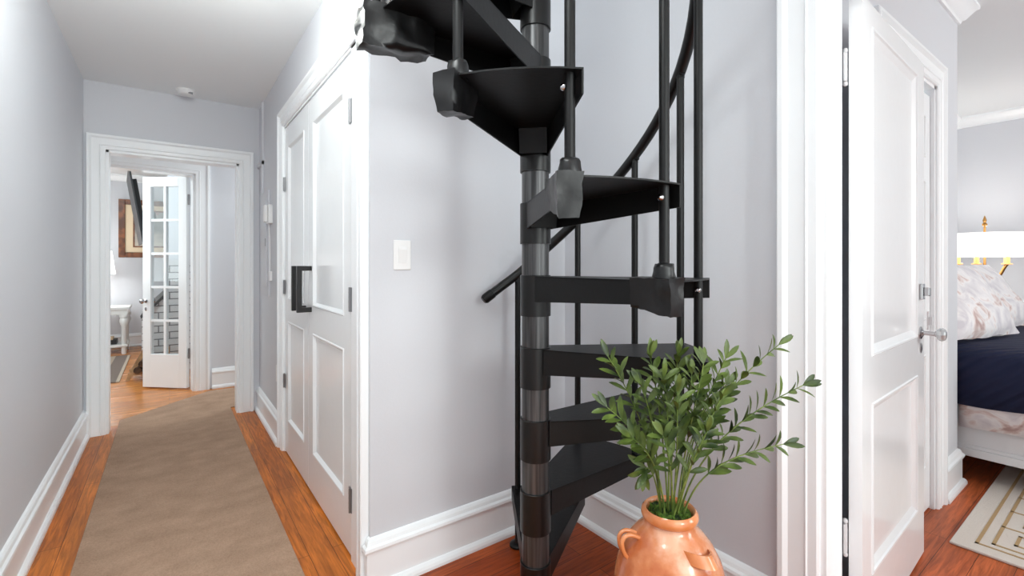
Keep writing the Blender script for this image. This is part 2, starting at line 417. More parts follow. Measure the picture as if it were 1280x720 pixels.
# ------------------------------------------------------------------ baseboards, casings, crown
BASE = [(0,0),(.036,0),(.036,.012),(.032,.022),(.024,.03),(.018,.032),(.018,.142),(.024,.146),(.028,.156),(.026,.166),(.018,.172),(.014,.184),(.008,.192),(0,.196)]
def baseboard(name, pts, label, flip=1):
    P = [Vector((x, y, 0)) for x, y in pts]
    b = MB().sweep(P, BASE, path_frame(P, (0,0,1), flip))
    return struct(name, b, 'trim', label, 'baseboard')
baseboard('baseboard_left', [(XL, -1.2), (XL, YE)], 'white moulded baseboard along the left hallway wall', -1)
baseboard('baseboard_right', [(XR, YE), (XR, 3.475)], 'short white baseboard beyond the closet doors', -1)
baseboard('baseboard_nook', [(XR, 1.757), (XR, YN), (XN, YN), (XN, .722)], 'white baseboard around the spiral stair nook', -1)
baseboard('baseboard_passage', [(3.215, YP), (XE, YP), (XE, YB-.01)], 'white baseboard stub beside the closed bedroom door', -1)
baseboard('baseboard_vestibule', [(.335, 5.47), (2.3, 5.47)], 'white baseboard seen through the end doorway', -1)
baseboard('baseboard_far', [(-3.55, 8.9), (.74, 8.9)], 'white baseboard under the framed picture', -1)

CAS = [(0,0),(0,.012),(.006,.018),(.03,.018),(.034,.022),(.040,.018),(.086,.018),(.092,.024),(.098,.03),(.112,.03),(.116,.026),(.116,0)]
def casing(name, label, org, ax, nrm, x0, x1, ztop, width=.105, sides=3, thick=1., wy=.12, jamb=True, part_of=None):
    """moulded casing round an opening: org+ax*x+z, projecting along nrm; jamb lining through the wall."""
    org, ax, nrm = Vector(org), Vector(ax).normalized(), Vector(nrm).normalized()
    k = width/.116; prof = [(a*k, b*thick) for a, b in CAS]
    pts = [org+ax*x0, org+ax*x0+Vector((0,0,ztop)), org+ax*x1+Vector((0,0,ztop)), org+ax*x1]
    fixed = nrm
    # outward miter: choose sign
    fr = path_frame(pts, fixed, 1)
    if fr(0)[0].dot(ax) > 0: fr = path_frame(pts, fixed, -1)
    mb = MB().sweep(pts, prof, fr)
    if jamb:
        T = lambda v: org+ax*v[0]-nrm*v[1]+Vector((0,0,v[2]))
        mb.box((x0-.001, -.004, 0), (x0+.016, wy+.002, ztop), T).box((x1-.016, -.004, 0), (x1+.001, wy+.002, ztop), T).box((x0, -.004, ztop-.016), (x1, wy+.002, ztop+.001), T)
    return struct(name, mb, 'trim', label, 'door frame', smooth=30)
casing('trim_1', 'white moulded casing of the doorway at the hallway end', (0, YE, 0), (1,0,0), (0,-1,0), DX0, DX1, DZ, .105)
casing('trim_2', 'white casing around the double closet doors', (XR, 0, 0), (0,1,0), (-1,0,0), CY0-.093, CY1, CZ, .1, jamb=False)
j = MB().box((XR-.004, CY0-.093, 0), (XR+.11, CY0+.004, CZ)).box((XR-.002, CY1-.012, 0), (XR+.11, CY1+.001, CZ)).box((XR-.004, CY0-.093, CZ-.012), (XR+.11, CY1, CZ+.002))
struct('trim_3', j, 'trim', 'white jamb lining inside the closet opening', 'door frame')
casing('trim_4', 'white fluted casing between the plant and the open bedroom door', (XN, 0, 0), (0,1,0), (-1,0,0), PY0, PY1, PZ, .118, wy=.113)
casing('trim_5', 'white casing of the closed door in the bedroom passage', (0, YP, 0), (1,0,0), (0,-1,0), D5a, D5b, D5z, .112, wy=.1)
casing('trim_6', 'angled white casing of the glazed door beyond the doorway', FO, -fd, fn, -1.06, -.135, 2.085, .118)
CROWN = [(0,0),(.012,0),(.016,.014),(.03,.022),(.05,.05),(.066,.07),(.08,.078),(.08,.095),(0,.095)]
P = [Vector((XN+.115, YP, ZB-.095)), Vector((XE, YP, ZB-.095)), Vector((XE, YB, ZB-.095)), Vector((XB, YB, ZB-.095)), Vector((XB, -2.5, ZB-.095))]
struct('trim_7', MB().sweep(P, CROWN, path_frame(P, (0,0,1), -1)), 'trim', 'white crown moulding around the bedroom ceiling', 'crown moulding', smooth=30)
P = [Vector((-3.6, 8.9, 2.425)), Vector((.75, 8.9, 2.425))]
struct('trim_8', MB().sweep(P, CROWN, path_frame(P, (0,0,1), -1)), 'trim', 'white crown moulding in the far room', 'crown moulding', smooth=30)

# ------------------------------------------------------------------ doors
def door_mesh(w, h, t, panels, T, z0=.008, rec=.011, mould=.022):
    """panelled door leaf, local x 0..w from hinge, y -t..0 (front face y=0 is -y side seen), z."""
    mb = MB()
    xs = sorted({0, w, *[p[0] for p in panels], *[p[2] for p in panels]}); zs = sorted({z0, h, *[p[1] for p in panels], *[p[3] for p in panels]})
    def inside(x, z): return any(p[0] < x < p[2] and p[1] < z < p[3] for p in panels)
    for i in range(len(xs)-1):
        for k in range(len(zs)-1):
            if not inside((xs[i]+xs[i+1])/2, (zs[k]+zs[k+1])/2):
                a, b, c_, d = xs[i], xs[i+1], zs[k], zs[k+1]
                for y in (0, -t):
                    mb.add([T(v) for v in ((a,y,c_),(b,y,c_),(b,y,d),(a,y,d))], [(0,1,2,3)])
    mb.add([T(v) for v in ((0,0,z0),(0,-t,z0),(0,-t,h),(0,0,h))], [(0,1,2,3)])
    mb.add([T(v) for v in ((w,0,z0),(w,-t,z0),(w,-t,h),(w,0,h))], [(0,1,2,3)])
    mb.add([T(v) for v in ((0,0,h),(w,0,h),(w,-t,h),(0,-t,h))], [(0,1,2,3)])
    mb.add([T(v) for v in ((0,0,z0),(w,0,z0),(w,-t,z0),(0,-t,z0))], [(0,1,2,3)])
    for (x0, a, x1, b) in panels:
        for side in (0, 1):
            Y = lambda dd: -dd if side == 0 else -t+dd
            rings = [(0, -0.), (.004, -.004), (.010, -.003), (.014, .002), (mould, rec)]
            loops = []
            for ins, dep in rings:
                loops.append([T((x0+ins, Y(dep), a+ins)), T((x1-ins, Y(dep), a+ins)), T((x1-ins, Y(dep), b-ins)), T((x0+ins, Y(dep), b-ins))])
            vs = [v for lp in loops for v in lp]; n = len(rings)
            fs = [(i*4+k, i*4+(k+1)%4, (i+1)*4+(k+1)%4, (i+1)*4+k) for i in range(n-1) for k in range(4)]+[tuple((n-1)*4+k for k in range(4))]
            mb.add(vs, fs)
    return mb

def hinge(parent, T, x, y, z, h=.09, mat='hinge', finial=False, leafdir=1, po=0.):
    """butt hinge: barrel with two leaves."""
    mb = MB()
    P0 = T((x, y, z)); P1 = T((x, y, z+h))
    mb.tube([P0, P1], .0062, 10)
    for q in range(1, 5): mb.tube([T((x, y, z+h*q/5-.0012)), T((x, y, z+h*q/5+.0012))], .0068, 10)
    if finial:
        for zz in (z-.008, z+h+.008):
            mb.lathe([(.001,-.009),(.006,-.006),(.008,0),(.006,.006),(.001,.009)], (0,0,0), 10, T=lambda v, zz=zz: Vector(T((x, y, zz)))+Vector(v))
    mb.box((x, y-.0015-po, z), (x+.024*leafdir, y+.0015-po, z+h), T)
    mb.box((x-.014*leafdir, y-.0015-po, z), (x, y+.0015-po, z+h), T)
    return obj('hinge', mb, mat, parent, smooth=40)

def hpull(parent, T, x, z0, z1):
    """square black bar pull standing off the leaf (local front is y=0, outward +y)."""
    mb = MB()
    mb.box((x-.0125, .048, z0), (x+.0125, .073, z1), T)
    for zz in (z0, z1-.025): mb.box((x-.0125, 0, zz), (x+.0125, .05, zz+.025), T)
    return obj('handle', mb, 'matteblack', parent, bevel=.0012)

# closet pair: leaf plane at x = XR+.012, local x along -y / +y, outward = -X
xd = XR+.001
def T1(v): return Vector((xd-v[1], 3.356-v[0], v[2]))       # far leaf, hinged far
def T2(v): return Vector((xd-v[1], 1.965+v[0], v[2]))       # near leaf, hinged near
wf, wn, hd = .634, .752, 2.105
d1 = struct_root('door_1', 'farther leaf of the white double closet doors', 'door', (xd, 3.05, 0))
obj('leaf', door_mesh(wf, hd, .036, [(.1, .22, wf-.1, .86), (.1, 1.0, wf-.1, 1.98)], T1, .012), 'door', d1)
hpull(d1, T1, wf-.06, .97, 1.215)
for z in (.42, 1.03, 1.7): hinge(d1, T1, .003, .007, z, .09, po=.004)
d2 = struct_root('door_2', 'nearer leaf of the white double closet doors', 'door', (xd, 2.35, 0))
obj('leaf', door_mesh(wn, hd, .036, [(.11, .22, wn-.1, .86), (.11, 1.0, wn-.1, 1.98)], T2, .012), 'door', d2)
hpull(d2, T2, wn-.06, .97, 1.215)
for z in (.2, 1.03, 1.81): hinge(d2, T2, -.003, .009, z, .1, po=.003)

# open bedroom door
DA = R(2.7)   # drift from the X axis
DH = Vector((1.746, .5395, 0))
def T4(v):  # x along the leaf from hinge, +y toward the viewer
    dx, dn = Vector((math.cos(DA), math.sin(DA), 0)), Vector((math.sin(DA), -math.cos(DA), 0))
    return DH+dx*v[0]+dn*v[1]+Vector((0,0,v[2]))
W4, H4 = .835, 2.07
d4 = struct_root('door_3', 'white two panel door standing open beside its casing', 'door', DH)
obj('leaf', door_mesh(W4, H4, .036, [(.1, .215, .716, .775), (.1, .925, .716, 2.0)], T4, .01, .012, .034), 'door', d4)
for z in (.31, 1.81): hinge(d4, T4, -.002, -.045, z, .09, 'whitehinge', True)
kx, kz = .768, .942
def Tk(v): # lathe axis z -> door normal
    b = T4((kx+v[0], v[2], kz+v[1])); return b
k = MB().lathe([(.001,0),(.026,0),(.026,.004),(.018,.007),(.009,.012),(.009,.045),(.012,.047),(.012,.052)], seg=20, T=Tk)
kn = obj('knob_shank', k, 'chrome', d4, smooth=35)
k = MB().lathe([(.008,.05),(.02,.053),(.027,.062),(.028,.068),(.024,.076),(.014,.081),(.001,.082)], seg=10, T=Tk)
tag(obj('knob', k, 'knobglass', d4), 'faceted clear glass knob', None)
k = MB().lathe([(.001,0),(.009,0),(.011,.004),(.006,.006),(.001,.006)], seg=14, T=lambda v: T4((kx+v[0]*.8, v[2], kz-.062+v[1]*2)))
obj('keyhole_cover', k, 'chrome', d4, smooth=35)
k = MB().box((kx-.02, 0, 1.08), (kx+.024, .012, 1.145), T4).box((kx-.006, .012, 1.095), (kx+.026, .03, 1.13), T4)
obj('latch', k, 'chrome', d4, bevel=.003)

# closed six panel door in the passage
def T5(v): return Vector((D5b-.018-v[0], YP+.014-v[1], v[2]))
w5 = D5b-D5a-.036
d5 = struct_root('door_4', 'closed white six panel door behind the open door', 'door', (D5a+.4, YP+.04, 0))
pn = []
for xa, xb in ((.075, w5/2-.045), (w5/2+.045, w5-.075)):
    pn += [(xa, .22, xb, .78), (xa, .95, xb, 1.64), (xa, 1.75, xb, 1.96)]
obj('leaf', door_mesh(w5, 2.065, .036, pn, T5, .012), 'door', d5)
k = MB().box((.03, 0, .9), (.05, .006, .99), T5).box((.034, .006, .925), (.046, .02, .965), T5)
obj('latch_plate', k, 'whitehinge', d5)

# French door leaf beyond the doorway
FH = Vector((.145, 5.565, 0))
fa = math.atan2(.311, -.337)
def T6(v):
    dx = Vector((math.cos(fa), math.sin(fa), 0)); dn = Vector((-math.sin(fa), math.cos(fa), 0))   # dn faces the viewer (left/forward side)
    return FH+dx*v[0]+dn*v[1]+Vector((0,0,v[2]))
W6, H6 = .47, 2.075
d6 = struct_root('door_5', 'white glazed door with ten small panes standing ajar', 'door', FH)
mb = MB(); t6 = .04
st = .085
mb.box((0,-t6/2,.015),(st,t6/2,H6),T6).box((W6-st,-t6/2,.015),(W6,t6/2,H6),T6)
mb.box((st,-t6/2,.015),(W6-st,t6/2,.34),T6).box((st,-t6/2,H6-.095),(W6-st,t6/2,H6),T6)
obj('frame', mb, 'door', d6, bevel=.002)
gz0, gz1 = .34, H6-.095; gx0, gx1 = st, W6-st
mb = MB().box(((gx0+gx1)/2-.012,-t6/2+.004,gz0),((gx0+gx1)/2+.012,t6/2-.004,gz1),T6)
for q in range(1, 5):
    z = gz0+(gz1-gz0)*q/5; mb.box((gx0,-t6/2+.005,z-.012),(gx1,t6/2-.005,z+.012),T6)
obj('muntin', mb, 'door', d6)
for a in range(2):
    for q in range(5):
        xa = gx0 if a == 0 else (gx0+gx1)/2+.012; xb = (gx0+gx1)/2-.012 if a == 0 else gx1
        za = gz0+(gz1-gz0)*q/5+(.012 if q else 0); zb = gz0+(gz1-gz0)*(q+1)/5-(.012 if q < 4 else 0)
        obj('pane', MB().box((xa,-.002,za),(xb,.002,zb),T6), 'glass', d6)
for z in (.3, 1.8): hinge(d6, T6, -.006, 0, z, .1)
for sgn in (-1, 1):
    Tq = lambda v: T6((W6-.035+v[0], sgn*(t6/2+v[2]), .86+v[1]))
    obj('knob', MB().lathe([(.001,0),(.02,0),(.02,.004),(.008,.006),(.008,.03),(.022,.036),(.026,.046),(.02,.056),(.001,.058)], seg=14, T=Tq), 'chrome', d6, smooth=35)
    Tq2 = lambda v: T6((W6-.035+v[0], sgn*(t6/2+v[2]), .78+v[1]*1.8))
    obj('keyhole_cover', MB().lathe([(.001,0),(.011,0),(.009,.005),(.001,.005)], seg=12, T=Tq2), 'chrome', d6, smooth=35)

# ------------------------------------------------------------------ runner rug
poly = [(-.318, .9), (.432, .9), (.418, 4.63), (.9, 4.72), (1.9, 4.75), (1.9, 5.33), (.30, 5.33), (.27, 5.30), (-.312, 4.74)]
o = obj('runner_rug', MB().prism(poly, .0005, .011), 'runner', bevel=.003)
tag(o, 'long taupe carpet runner bending right through the hall doorway', 'rug')

# ------------------------------------------------------------------ spiral staircase
PC = Vector((.9757, 1.2069, 0)); RB = .50; RISE = .2352; ZO = .012
def ang(k): return R(96-30*k)-YAW        # world angle of junction k
def pol(r, a, z): return Vector((PC.x+r*math.cos(a), PC.y+r*math.sin(a), z))
def zt(k): return ZO+RISE*k
NT = 11
S = thing('spiral_staircase', 'black steel spiral staircase winding up around a round pole', 'staircase', PC)
mb = MB().lathe([(.001,.0005),(.085,.0005),(.085,.008),(.0455,.01),(.0448,.04),(.0448,2.95),(.001,2.95)], PC, 40)
obj('pole', mb, 'pole', S, smooth=35)
def rail_z(th): # th in degrees of the camera-based angle
    z = 1.181+RISE*(96-th)/30
    return z if th < 96 else 1.181+RISE*.8*(96-th)/30
def tape_boot(parent, k, length=.115, drop=.092, thick=.056, seed=1, collar=True, big=False):
    """crumpled black tape wrapped round the tread corner at junction k of tread k."""
    rnd = random.Random(seed); a = ang(k); z = zt(k)
    bis = ang(k)+R(15)
    # flange direction
    hub = PC+Vector((math.cos(bis), math.sin(bis), 0))*.03+Vector((math.sin(bis), -math.cos(bis), 0))*.042
    cor = pol(.53, a-R(2.5), 0)
    d = (cor-hub); d.z = 0; d.normalize(); nrm = Vector((-d.y, d.x, 0))
    c0 = pol(RB, a-R(1.3), 0); c0.z = 0
    nx, ny, nz = 9, 4, 7
    vs = []; idx = {}; fs = []
    def put(i, j, l):
        if (i, j, l) in idx: return idx[(i, j, l)]
        u, v, w = i/nx, j/ny, l/nz
        s = -length*.62+u*length
        th = thick*(1-.25*(1-w))*(1+.15*math.sin(u*5+seed))
        p = c0+d*s+nrm*((v-.5)*th)
        zz = z+.006-w*0-(1-w)*(drop*(.82+.3*u*(1 if seed % 2 else .6)))
        p = Vector((p.x, p.y, zz))
        nv = mnoise.noise_vector(p*24+Vector((seed*3.1, 0, 0)))
        p += nv*(.011 if seed == 12 else .006)+mnoise.noise_vector(p*60)*(.005 if seed == 12 else .0025)
        idx[(i, j, l)] = len(vs); vs.append(p); return idx[(i, j, l)]
    for i in range(nx):
        for j in range(ny):
            fs.append((put(i,j,0),put(i,j+1,0),put(i+1,j+1,0),put(i+1,j,0))); fs.append((put(i,j,nz),put(i+1,j,nz),put(i+1,j+1,nz),put(i,j+1,nz)))
    for i in range(nx):
        for l in range(nz):
            fs.append((put(i,0,l),put(i+1,0,l),put(i+1,0,l+1),put(i,0,l+1))); fs.append((put(i,ny,l),put(i,ny,l+1),put(i+1,ny,l+1),put(i+1,ny,l)))
    for j in range(ny):
        for l in range(nz):
            fs.append((put(0,j,l),put(0,j,l+1),put(0,j+1,l+1),put(0,j+1,l))); fs.append((put(nx,j,l),put(nx,j+1,l),put(nx,j+1,l+1),put(nx,j,l+1)))
    mb = MB().add(vs, fs)
    if collar:
        prof = [(.027,-.004),(.029,.006),(.026,.02),(.024,.032),(.0215,.04),(.013,.042)]
        seg = 16; v2 = []; cb = pol(RB, a, 0)
        for (r, zz) in prof:
            for q in range(seg):
                t = 2*PI*q/seg; rr = r*(1+.09*rnd.uniform(-1, 1))
                v2.append((cb.x+rr*math.cos(t), cb.y+rr*math.sin(t), z+zz+rnd.uniform(-.002, .002)))
        f2 = [(i*seg+q, i*seg+(q+1)%seg, (i+1)*seg+(q+1)%seg, (i+1)*seg+q) for i in range(len(prof)-1) for q in range(seg)]
        mb.add(v2, f2)
    return tag(obj('tape_wrap', mb, 'tape', parent, smooth=70), 'crumpled black tape wrapped round the step corner', None)

for k in range(1, NT+1):
    a0, a1 = ang(k-1)+R(2.6), ang(k)-R(2.6); bis = (ang(k-1)+ang(k))/2; z = zt(k)
    bd = Vector((math.cos(bis), math.sin(bis), 0)); bn = Vector((-math.sin(bis), math.cos(bis), 0))
    RT = .53
    hubL, hubT = PC+bd*.03+bn*.044, PC+bd*.03-bn*.044
    arc = [pol(RT, a0+(a1-a0)*q/6, 0) for q in range(7)]
    top = [(hubT.x, hubT.y), (hubL.x, hubL.y)]+[(p.x, p.y) for p in arc]
    mb = MB().prism(top, z-.004, z)
    # tapered side flanges
    for hub, cor, sg in ((hubL, arc[0], -1), (hubT, arc[-1], 1)):
        d = (cor-hub).normalized(); n = Vector((-d.y, d.x, 0))*sg*.004
        h0 = hub; v = []
        for p, dep in ((h0, .082), (cor, .058)):
            v += [Vector((p.x, p.y, z-.0005)), Vector((p.x, p.y, z-dep)), Vector((p.x+n.x, p.y+n.y, z-dep)), Vector((p.x+n.x, p.y+n.y, z-.0005))]
        mb.add(v, [(0,1,5,4),(1,2,6,5),(2,3,7,6),(3,0,4,7),(0,3,2,1),(4,5,6,7)])
    # stiffener under the plate by the hub
    mb.add([hubL+Vector((0,0,z-.004))+bd*.05, hubT+Vector((0,0,z-.004))+bd*.05, hubT+Vector((0,0,z-.08))+bd*.035, hubL+Vector((0,0,z-.08))+bd*.035], [(0,1,2,3)])
    tr = obj('tread', mb, 'black', S)
    hb = MB().lathe([(.045,-.13),(.0505,-.13),(.0505,.002),(.0495,.003),(.045,.003)], (PC.x, PC.y, z), 40)
    obj('hub', hb, 'blackdark', tr, smooth=35)
    # bolt by the leading baluster
    if k >= 2:
        c0 = pol(RB, ang(k-1), z-.034); inn = Vector((math.sin(ang(k-1)), -math.cos(ang(k-1)), 0))
        side = c0+inn*.013
        b = MB().tube([side, side+inn*.004, side+inn*.009], [.009, .0085, .004], 10)
        tag(obj('bolt', b, 'chrome', tr, smooth=40), 'shiny steel bolt head', None)
    if k in (5, 6, 7): tape_boot(tr, k, seed=k+3)
    if k == 8: tape_boot(tr, k, .2, .105, .085, seed=12)
for k in range(0, 10):
    th = 96-30*k; a = ang(k)
    z0 = .0005 if k == 0 else zt(k)-.05
    zt_ = rail_z(th)-.012
    if k >= 7: zt_ = min(zt_, 3.25)
    c0 = pol(RB, a, 0)
    mb = MB().tube([(c0.x, c0.y, z0), (c0.x, c0.y, zt_)], .0125, 14)
    if k == 0: mb.lathe([(.001,.0005),(.036,.0005),(.036,.008),(.03,.014),(.016,.017),(.0125,.03)], (c0.x, c0.y, 0), 20)
    b = obj('baluster', mb, 'black', S, smooth=40)
    ti = Vector((math.sin(a), -math.cos(a), 0))
    br = MB().tube([Vector((c0.x, c0.y, zt_-.014)), Vector((c0.x, c0.y, zt_-.002)), Vector((c0.x, c0.y, zt_+.004))+ti*.012], [.014, .014, .012], 12)
    obj('bracket', br, 'black', b, smooth=40)
pts = []
n = 64
for i in range(n+1):
    th = 113-(113+174)*i/n
    pts.append(pol(RB, R(th)-YAW, min(rail_z(th), 3.27)))
hr = obj('handrail', MB().tube(pts, .0195, 16), 'blackdark', S, smooth=40)
t0 = (pts[1]-pts[0]).normalized()
obj('end_cap', MB().tube([pts[0]-t0*.006, pts[0]+t0*.004, pts[0]+t0*.045, pts[0]+t0*.047], [.016, .0215, .0215, .019], 16), 'black', hr, smooth=40)

# ------------------------------------------------------------------ terracotta jar and its plant
JB = Vector((1.075, .763, 0))
RV = Vector((CA, -SA, 0)); TV = Vector((-SA, -CA, 0))     # picture-right and toward the viewer, on the floor
JZ = .585
J = thing('terracotta_jar', 'glazed orange terracotta jar with strap handles beside the spiral stair', 'jar', JB)
prof = [(.001,0),(.1,0),(.107,.01),(.126,.1),(.139,.2),(.146,.3),(.147,.35),(.141,.41),(.128,.455),(.108,.493),(.084,.521),(.068,.535),(.0615,.548),(.0605,.556),(.056,.556),(.055,.54),(.06,.49),(.001,.49)]
obj('body', MB().lathe(prof, JB, 56), 'terracotta', J, smooth=60)
rim = [(.0565,.55),(.064,.55),(.071,.556),(.0735,.565),(.071,.575),(.065,.581),(.0605,.579),(.0575,.571),(.0565,.56)]
obj('rim', MB().lathe(rim+[rim[0]], JB, 48), 'rim', J, smooth=60)
def strap(az, zc, w=.034, double=False, vertical=True, tilt=0.):
    """strap handle bowed out from the shoulder at azimuth az."""
    out = RV*math.cos(az)+TV*math.sin(az); sd = RV*-math.sin(az)+TV*math.cos(az)
    mb = MB()
    def rprof(z):
        pr = [(p[1], p[0]) for p in prof[2:14]]
        for (za, ra), (zb, rb) in zip(pr, pr[1:]):
            if za <= z <= zb: return ra+(rb-ra)*(z-za)/(zb-za)
        return pr[-1][1]
    def nrm_at(z):
        t = (rprof(z+.006)-rprof(z-.006))/.012; v = out-Vector((0,0,t)); return v.normalized()
    if vertical:
        for off in ((-.011, .011) if double else (0,)):
            pts = []
            for q in range(15):
                t = q/14; z = zc-.028+.05*t; n = nrm_at(max(.1, min(.53, z)))
                bow = math.sin(PI*t)**.65*.03-.003
                pts.append(JB+out*rprof(z)+sd*off+Vector((0,0,z))+n*bow+Vector((0,0,.010*math.sin(PI*t))))
            mb.tube(pts, .0056 if double else .009, 10)
    else:
        loops = []
        for q in range(19):
            t = q/18; s = (t-.5)*.074
            bow = (math.sin(PI*t)**.6)*.026-.003
            for dz, dr in ((-w/2, 0), (-w/2, .007), (w/2, .007), (w/2, 0)):
                z = zc-tilt*(t-.5)+dz; r0 = rprof(z); n = (out+Vector((0,0,.12))).normalized()
                loops.append(JB+out*(math.sqrt(max(r0*r0-s*s, 0)))+sd*s+Vector((0,0,z))+n*(bow+dr))
        fs = [(i*4+k, i*4+(k+1)%4, (i+1)*4+(k+1)%4, (i+1)*4+k) for i in range(18) for k in range(4)]+[(3,2,1,0),(72,73,74,75)]
        mb.add(loops, fs)
    return obj('handle', mb, 'rim', J, smooth=50)
strap(R(172), .492, double=True)
strap(R(61), .500, .024, vertical=False, tilt=-.012)
strap(R(292), .482, .030, vertical=False)

PL = thing('potted_plant', 'leafy green plant with fanned branches growing from the terracotta jar', 'plant', JB+Vector((0,0,.49)))
rnd = random.Random(4)
mb = MB()
vs = []; fs = []; seg = 24; rings = 6
for i in range(rings):
    r = .0545*(i+.001)/(rings-1)
    for q in range(seg):
        a = 2*PI*q/seg; z = .568+.007*(1-(i/(rings-1))**2)+rnd.uniform(-.004, .005)
        vs.append(JB+Vector((r*math.cos(a), r*math.sin(a), z)))
fs = [(i*seg+q, i*seg+(q+1)%seg, (i+1)*seg+(q+1)%seg, (i+1)*seg+q) for i in range(rings-1) for q in range(seg)]
mb.add(vs, fs)
for q in range(170):
    r = .050*math.sqrt(rnd.random()); a = rnd.uniform(0, 2*PI); b = JB+Vector((r*math.cos(a), r*math.sin(a), .570))
    t = b+Vector((rnd.uniform(-.009,.009), rnd.uniform(-.009,.009), rnd.uniform(.006,.017))); w = Vector((rnd.uniform(-.003,.003), rnd.uniform(-.003,.003), 0))
    mb.add([b-w, b+w, t], [(0,1,2)])
obj('moss', mb, 'moss', PL, smooth=80)
def bez(P, t):
    P = [Vector(p) for p in P]
    while len(P) > 1: P = [a.lerp(b, t) for a, b in zip(P, P[1:])]
    return P[0]
def leaf(mb, base, d, nrm, L, W):
    d = d.normalized(); s = d.cross(nrm)
    if s.length < 1e-4: s = d.cross(Vector((0,0,1)))
    s.normalize(); n = s.cross(d).normalized()
    prof = [(0,.08),(.18,.5),(.42,.92),(.66,1.),(.86,.66),(.97,.22)]
    vs = []
    for t, w in prof:
        c = base+d*(L*t)+n*(-L*.16*t*t)
        vs += [c-s*(W*w/2)+n*(W*.16*w), c-n*0.0, c+s*(W*w/2)+n*(W*.16*w)]
    vs.append(base+d*L-n*L*.17)
    fs = []
    for i in range(len(prof)-1):
        a = i*3; fs += [(a, a+1, a+4, a+3), (a+1, a+2, a+5, a+4)]
    a = (len(prof)-1)*3; fs += [(a, a+1, a+3), (a+1, a+2, a+3)]
    mb.add(vs, fs)
# branches: (root offset right, root offset toward viewer), then control points (right, toward, height) and first leaf fraction
BR = [
 ((-.020,.012), [(-.035,.02,.72), (-.090,.02,.86), (-.168,.03,.985)], .36),
 ((-.012,.020), [(-.030,.04,.70), (-.095,.06,.80), (-.180,.07,.868)], .36),
 ((.016,-.004), [(.040,.00,.74), (.130,-.01,.88), (.290,.00,1.012)], .40),
 ((.022,.006), [(.050,.02,.72), (.160,.03,.83), (.330,.04,.915)], .42),
 ((.020,.016), [(.045,.05,.69), (.110,.06,.74), (.262,.07,.775)], .42),
 ((-.010,-.006), [(-.012,.00,.74), (-.030,.00,.88), (-.055,.01,.985)], .40),
 ((.000,-.012), [(.005,-.01,.76), (.020,-.01,.90), (.022,.00,.985)], .45),
 ((.008,.010), [(.018,.04,.74), (.050,.05,.86), (.070,.05,.972)], .40),
 ((.014,.002), [(.035,.02,.74), (.090,.02,.88), (.140,.02,.980)], .45),
 ((-.016,.000), [(-.040,.03,.74), (-.060,.05,.85), (-.095,.06,.925)], .42),
 ((.002,.022), [(.000,.06,.73), (-.010,.09,.82), (-.015,.10,.915)], .40),
 ((.010,.018), [(.025,.07,.73), (.060,.09,.82), (.095,.10,.905)], .42),
 ((-.006,.024), [(-.015,.07,.70), (-.035,.10,.77), (-.055,.12,.815)], .42),
 ((.006,.026), [(.012,.08,.70), (.030,.11,.77), (.050,.12,.825)], .42),
 ((-.022,.010), [(-.045,.04,.68), (-.070,.05,.73), (-.085,.06,.700)], .45),
 ((.018,-.008), [(.040,-.01,.76), (.095,-.01,.85), (.150,.00,.905)], .48),
 ((-.004,.008), [(-.012,.04,.76), (-.025,.06,.88), (-.035,.06,.940)], .5),
 ((.004,.000), [(.015,.03,.74), (.035,.05,.85), (.040,.05,.945)], .5),
 ((-.014,.018), [(-.04,.06,.72), (-.085,.08,.77), (-.125,.09,.80)], .5),
]
def LP(p): return JB+RV*p[0]+TV*p[1]+Vector((0,0,p[2]))
for bi, (rt, ct, t0) in enumerate(BR):
    RT8 = [(-.024,.006),(-.018,.018),(-.006,.008),(.0,.024),(.006,.0),(.014,.014),(.026,.004),(.03,.014)]
    rt = min(RT8, key=lambda q: (q[0]-rt[0]*1.3)**2+(q[1]-rt[1])**2)
    P = [LP((rt[0], rt[1], .56))]+[LP(c_) for c_ in ct]
    pts = [bez(P, i/18) for i in range(19)]
    ln = sum((b-a).length for a, b in zip(pts, pts[1:]))
    st = obj('branch', MB().tube(pts, [.0026*(1-.55*i/18) for i in range(19)], 6), 'stem', PL, smooth=60)
    lm = MB()
    nl = max(5, int(ln*(1-t0)/.021))
    for i in range(nl):
        t = t0+(1-t0)*(i+.3)/nl
        p = bez(P, t); d = (bez(P, min(1, t+.02))-bez(P, t-.02)).normalized()
        phi = rnd.uniform(-.5, .5)+(PI/2)*(i % 2)*.55
        u = d.cross(TV+Vector((0,0,.25))).normalized(); v = d.cross(u)
        for sgn in (-1, 1):
            if rnd.random() < .08: continue
            side = (u*math.cos(phi)+v*math.sin(phi))*sgn
            dd = d*rnd.uniform(.65, 1.05)+side*rnd.uniform(.6, .95)+Vector((0,0,rnd.uniform(-.1, .2)))
            leaf(lm, p, dd, (d-side*.3+TV*.8+Vector((rnd.uniform(-.3,.3), rnd.uniform(-.3,.3), .4))), rnd.uniform(.043, .061)*(1-.12*(t > .9)), rnd.uniform(.0135, .018))
    d = (pts[-1]-pts[-2]).normalized()
    for q in range(3):
        leaf(lm, pts[-1], d+Vector((rnd.uniform(-.45,.45), rnd.uniform(-.45,.45), rnd.uniform(-.35,.45))), TV+Vector((0,0,.5)), rnd.uniform(.04, .052), .0135)
    obj('leaves', lm, 'leaf', st, smooth=80)

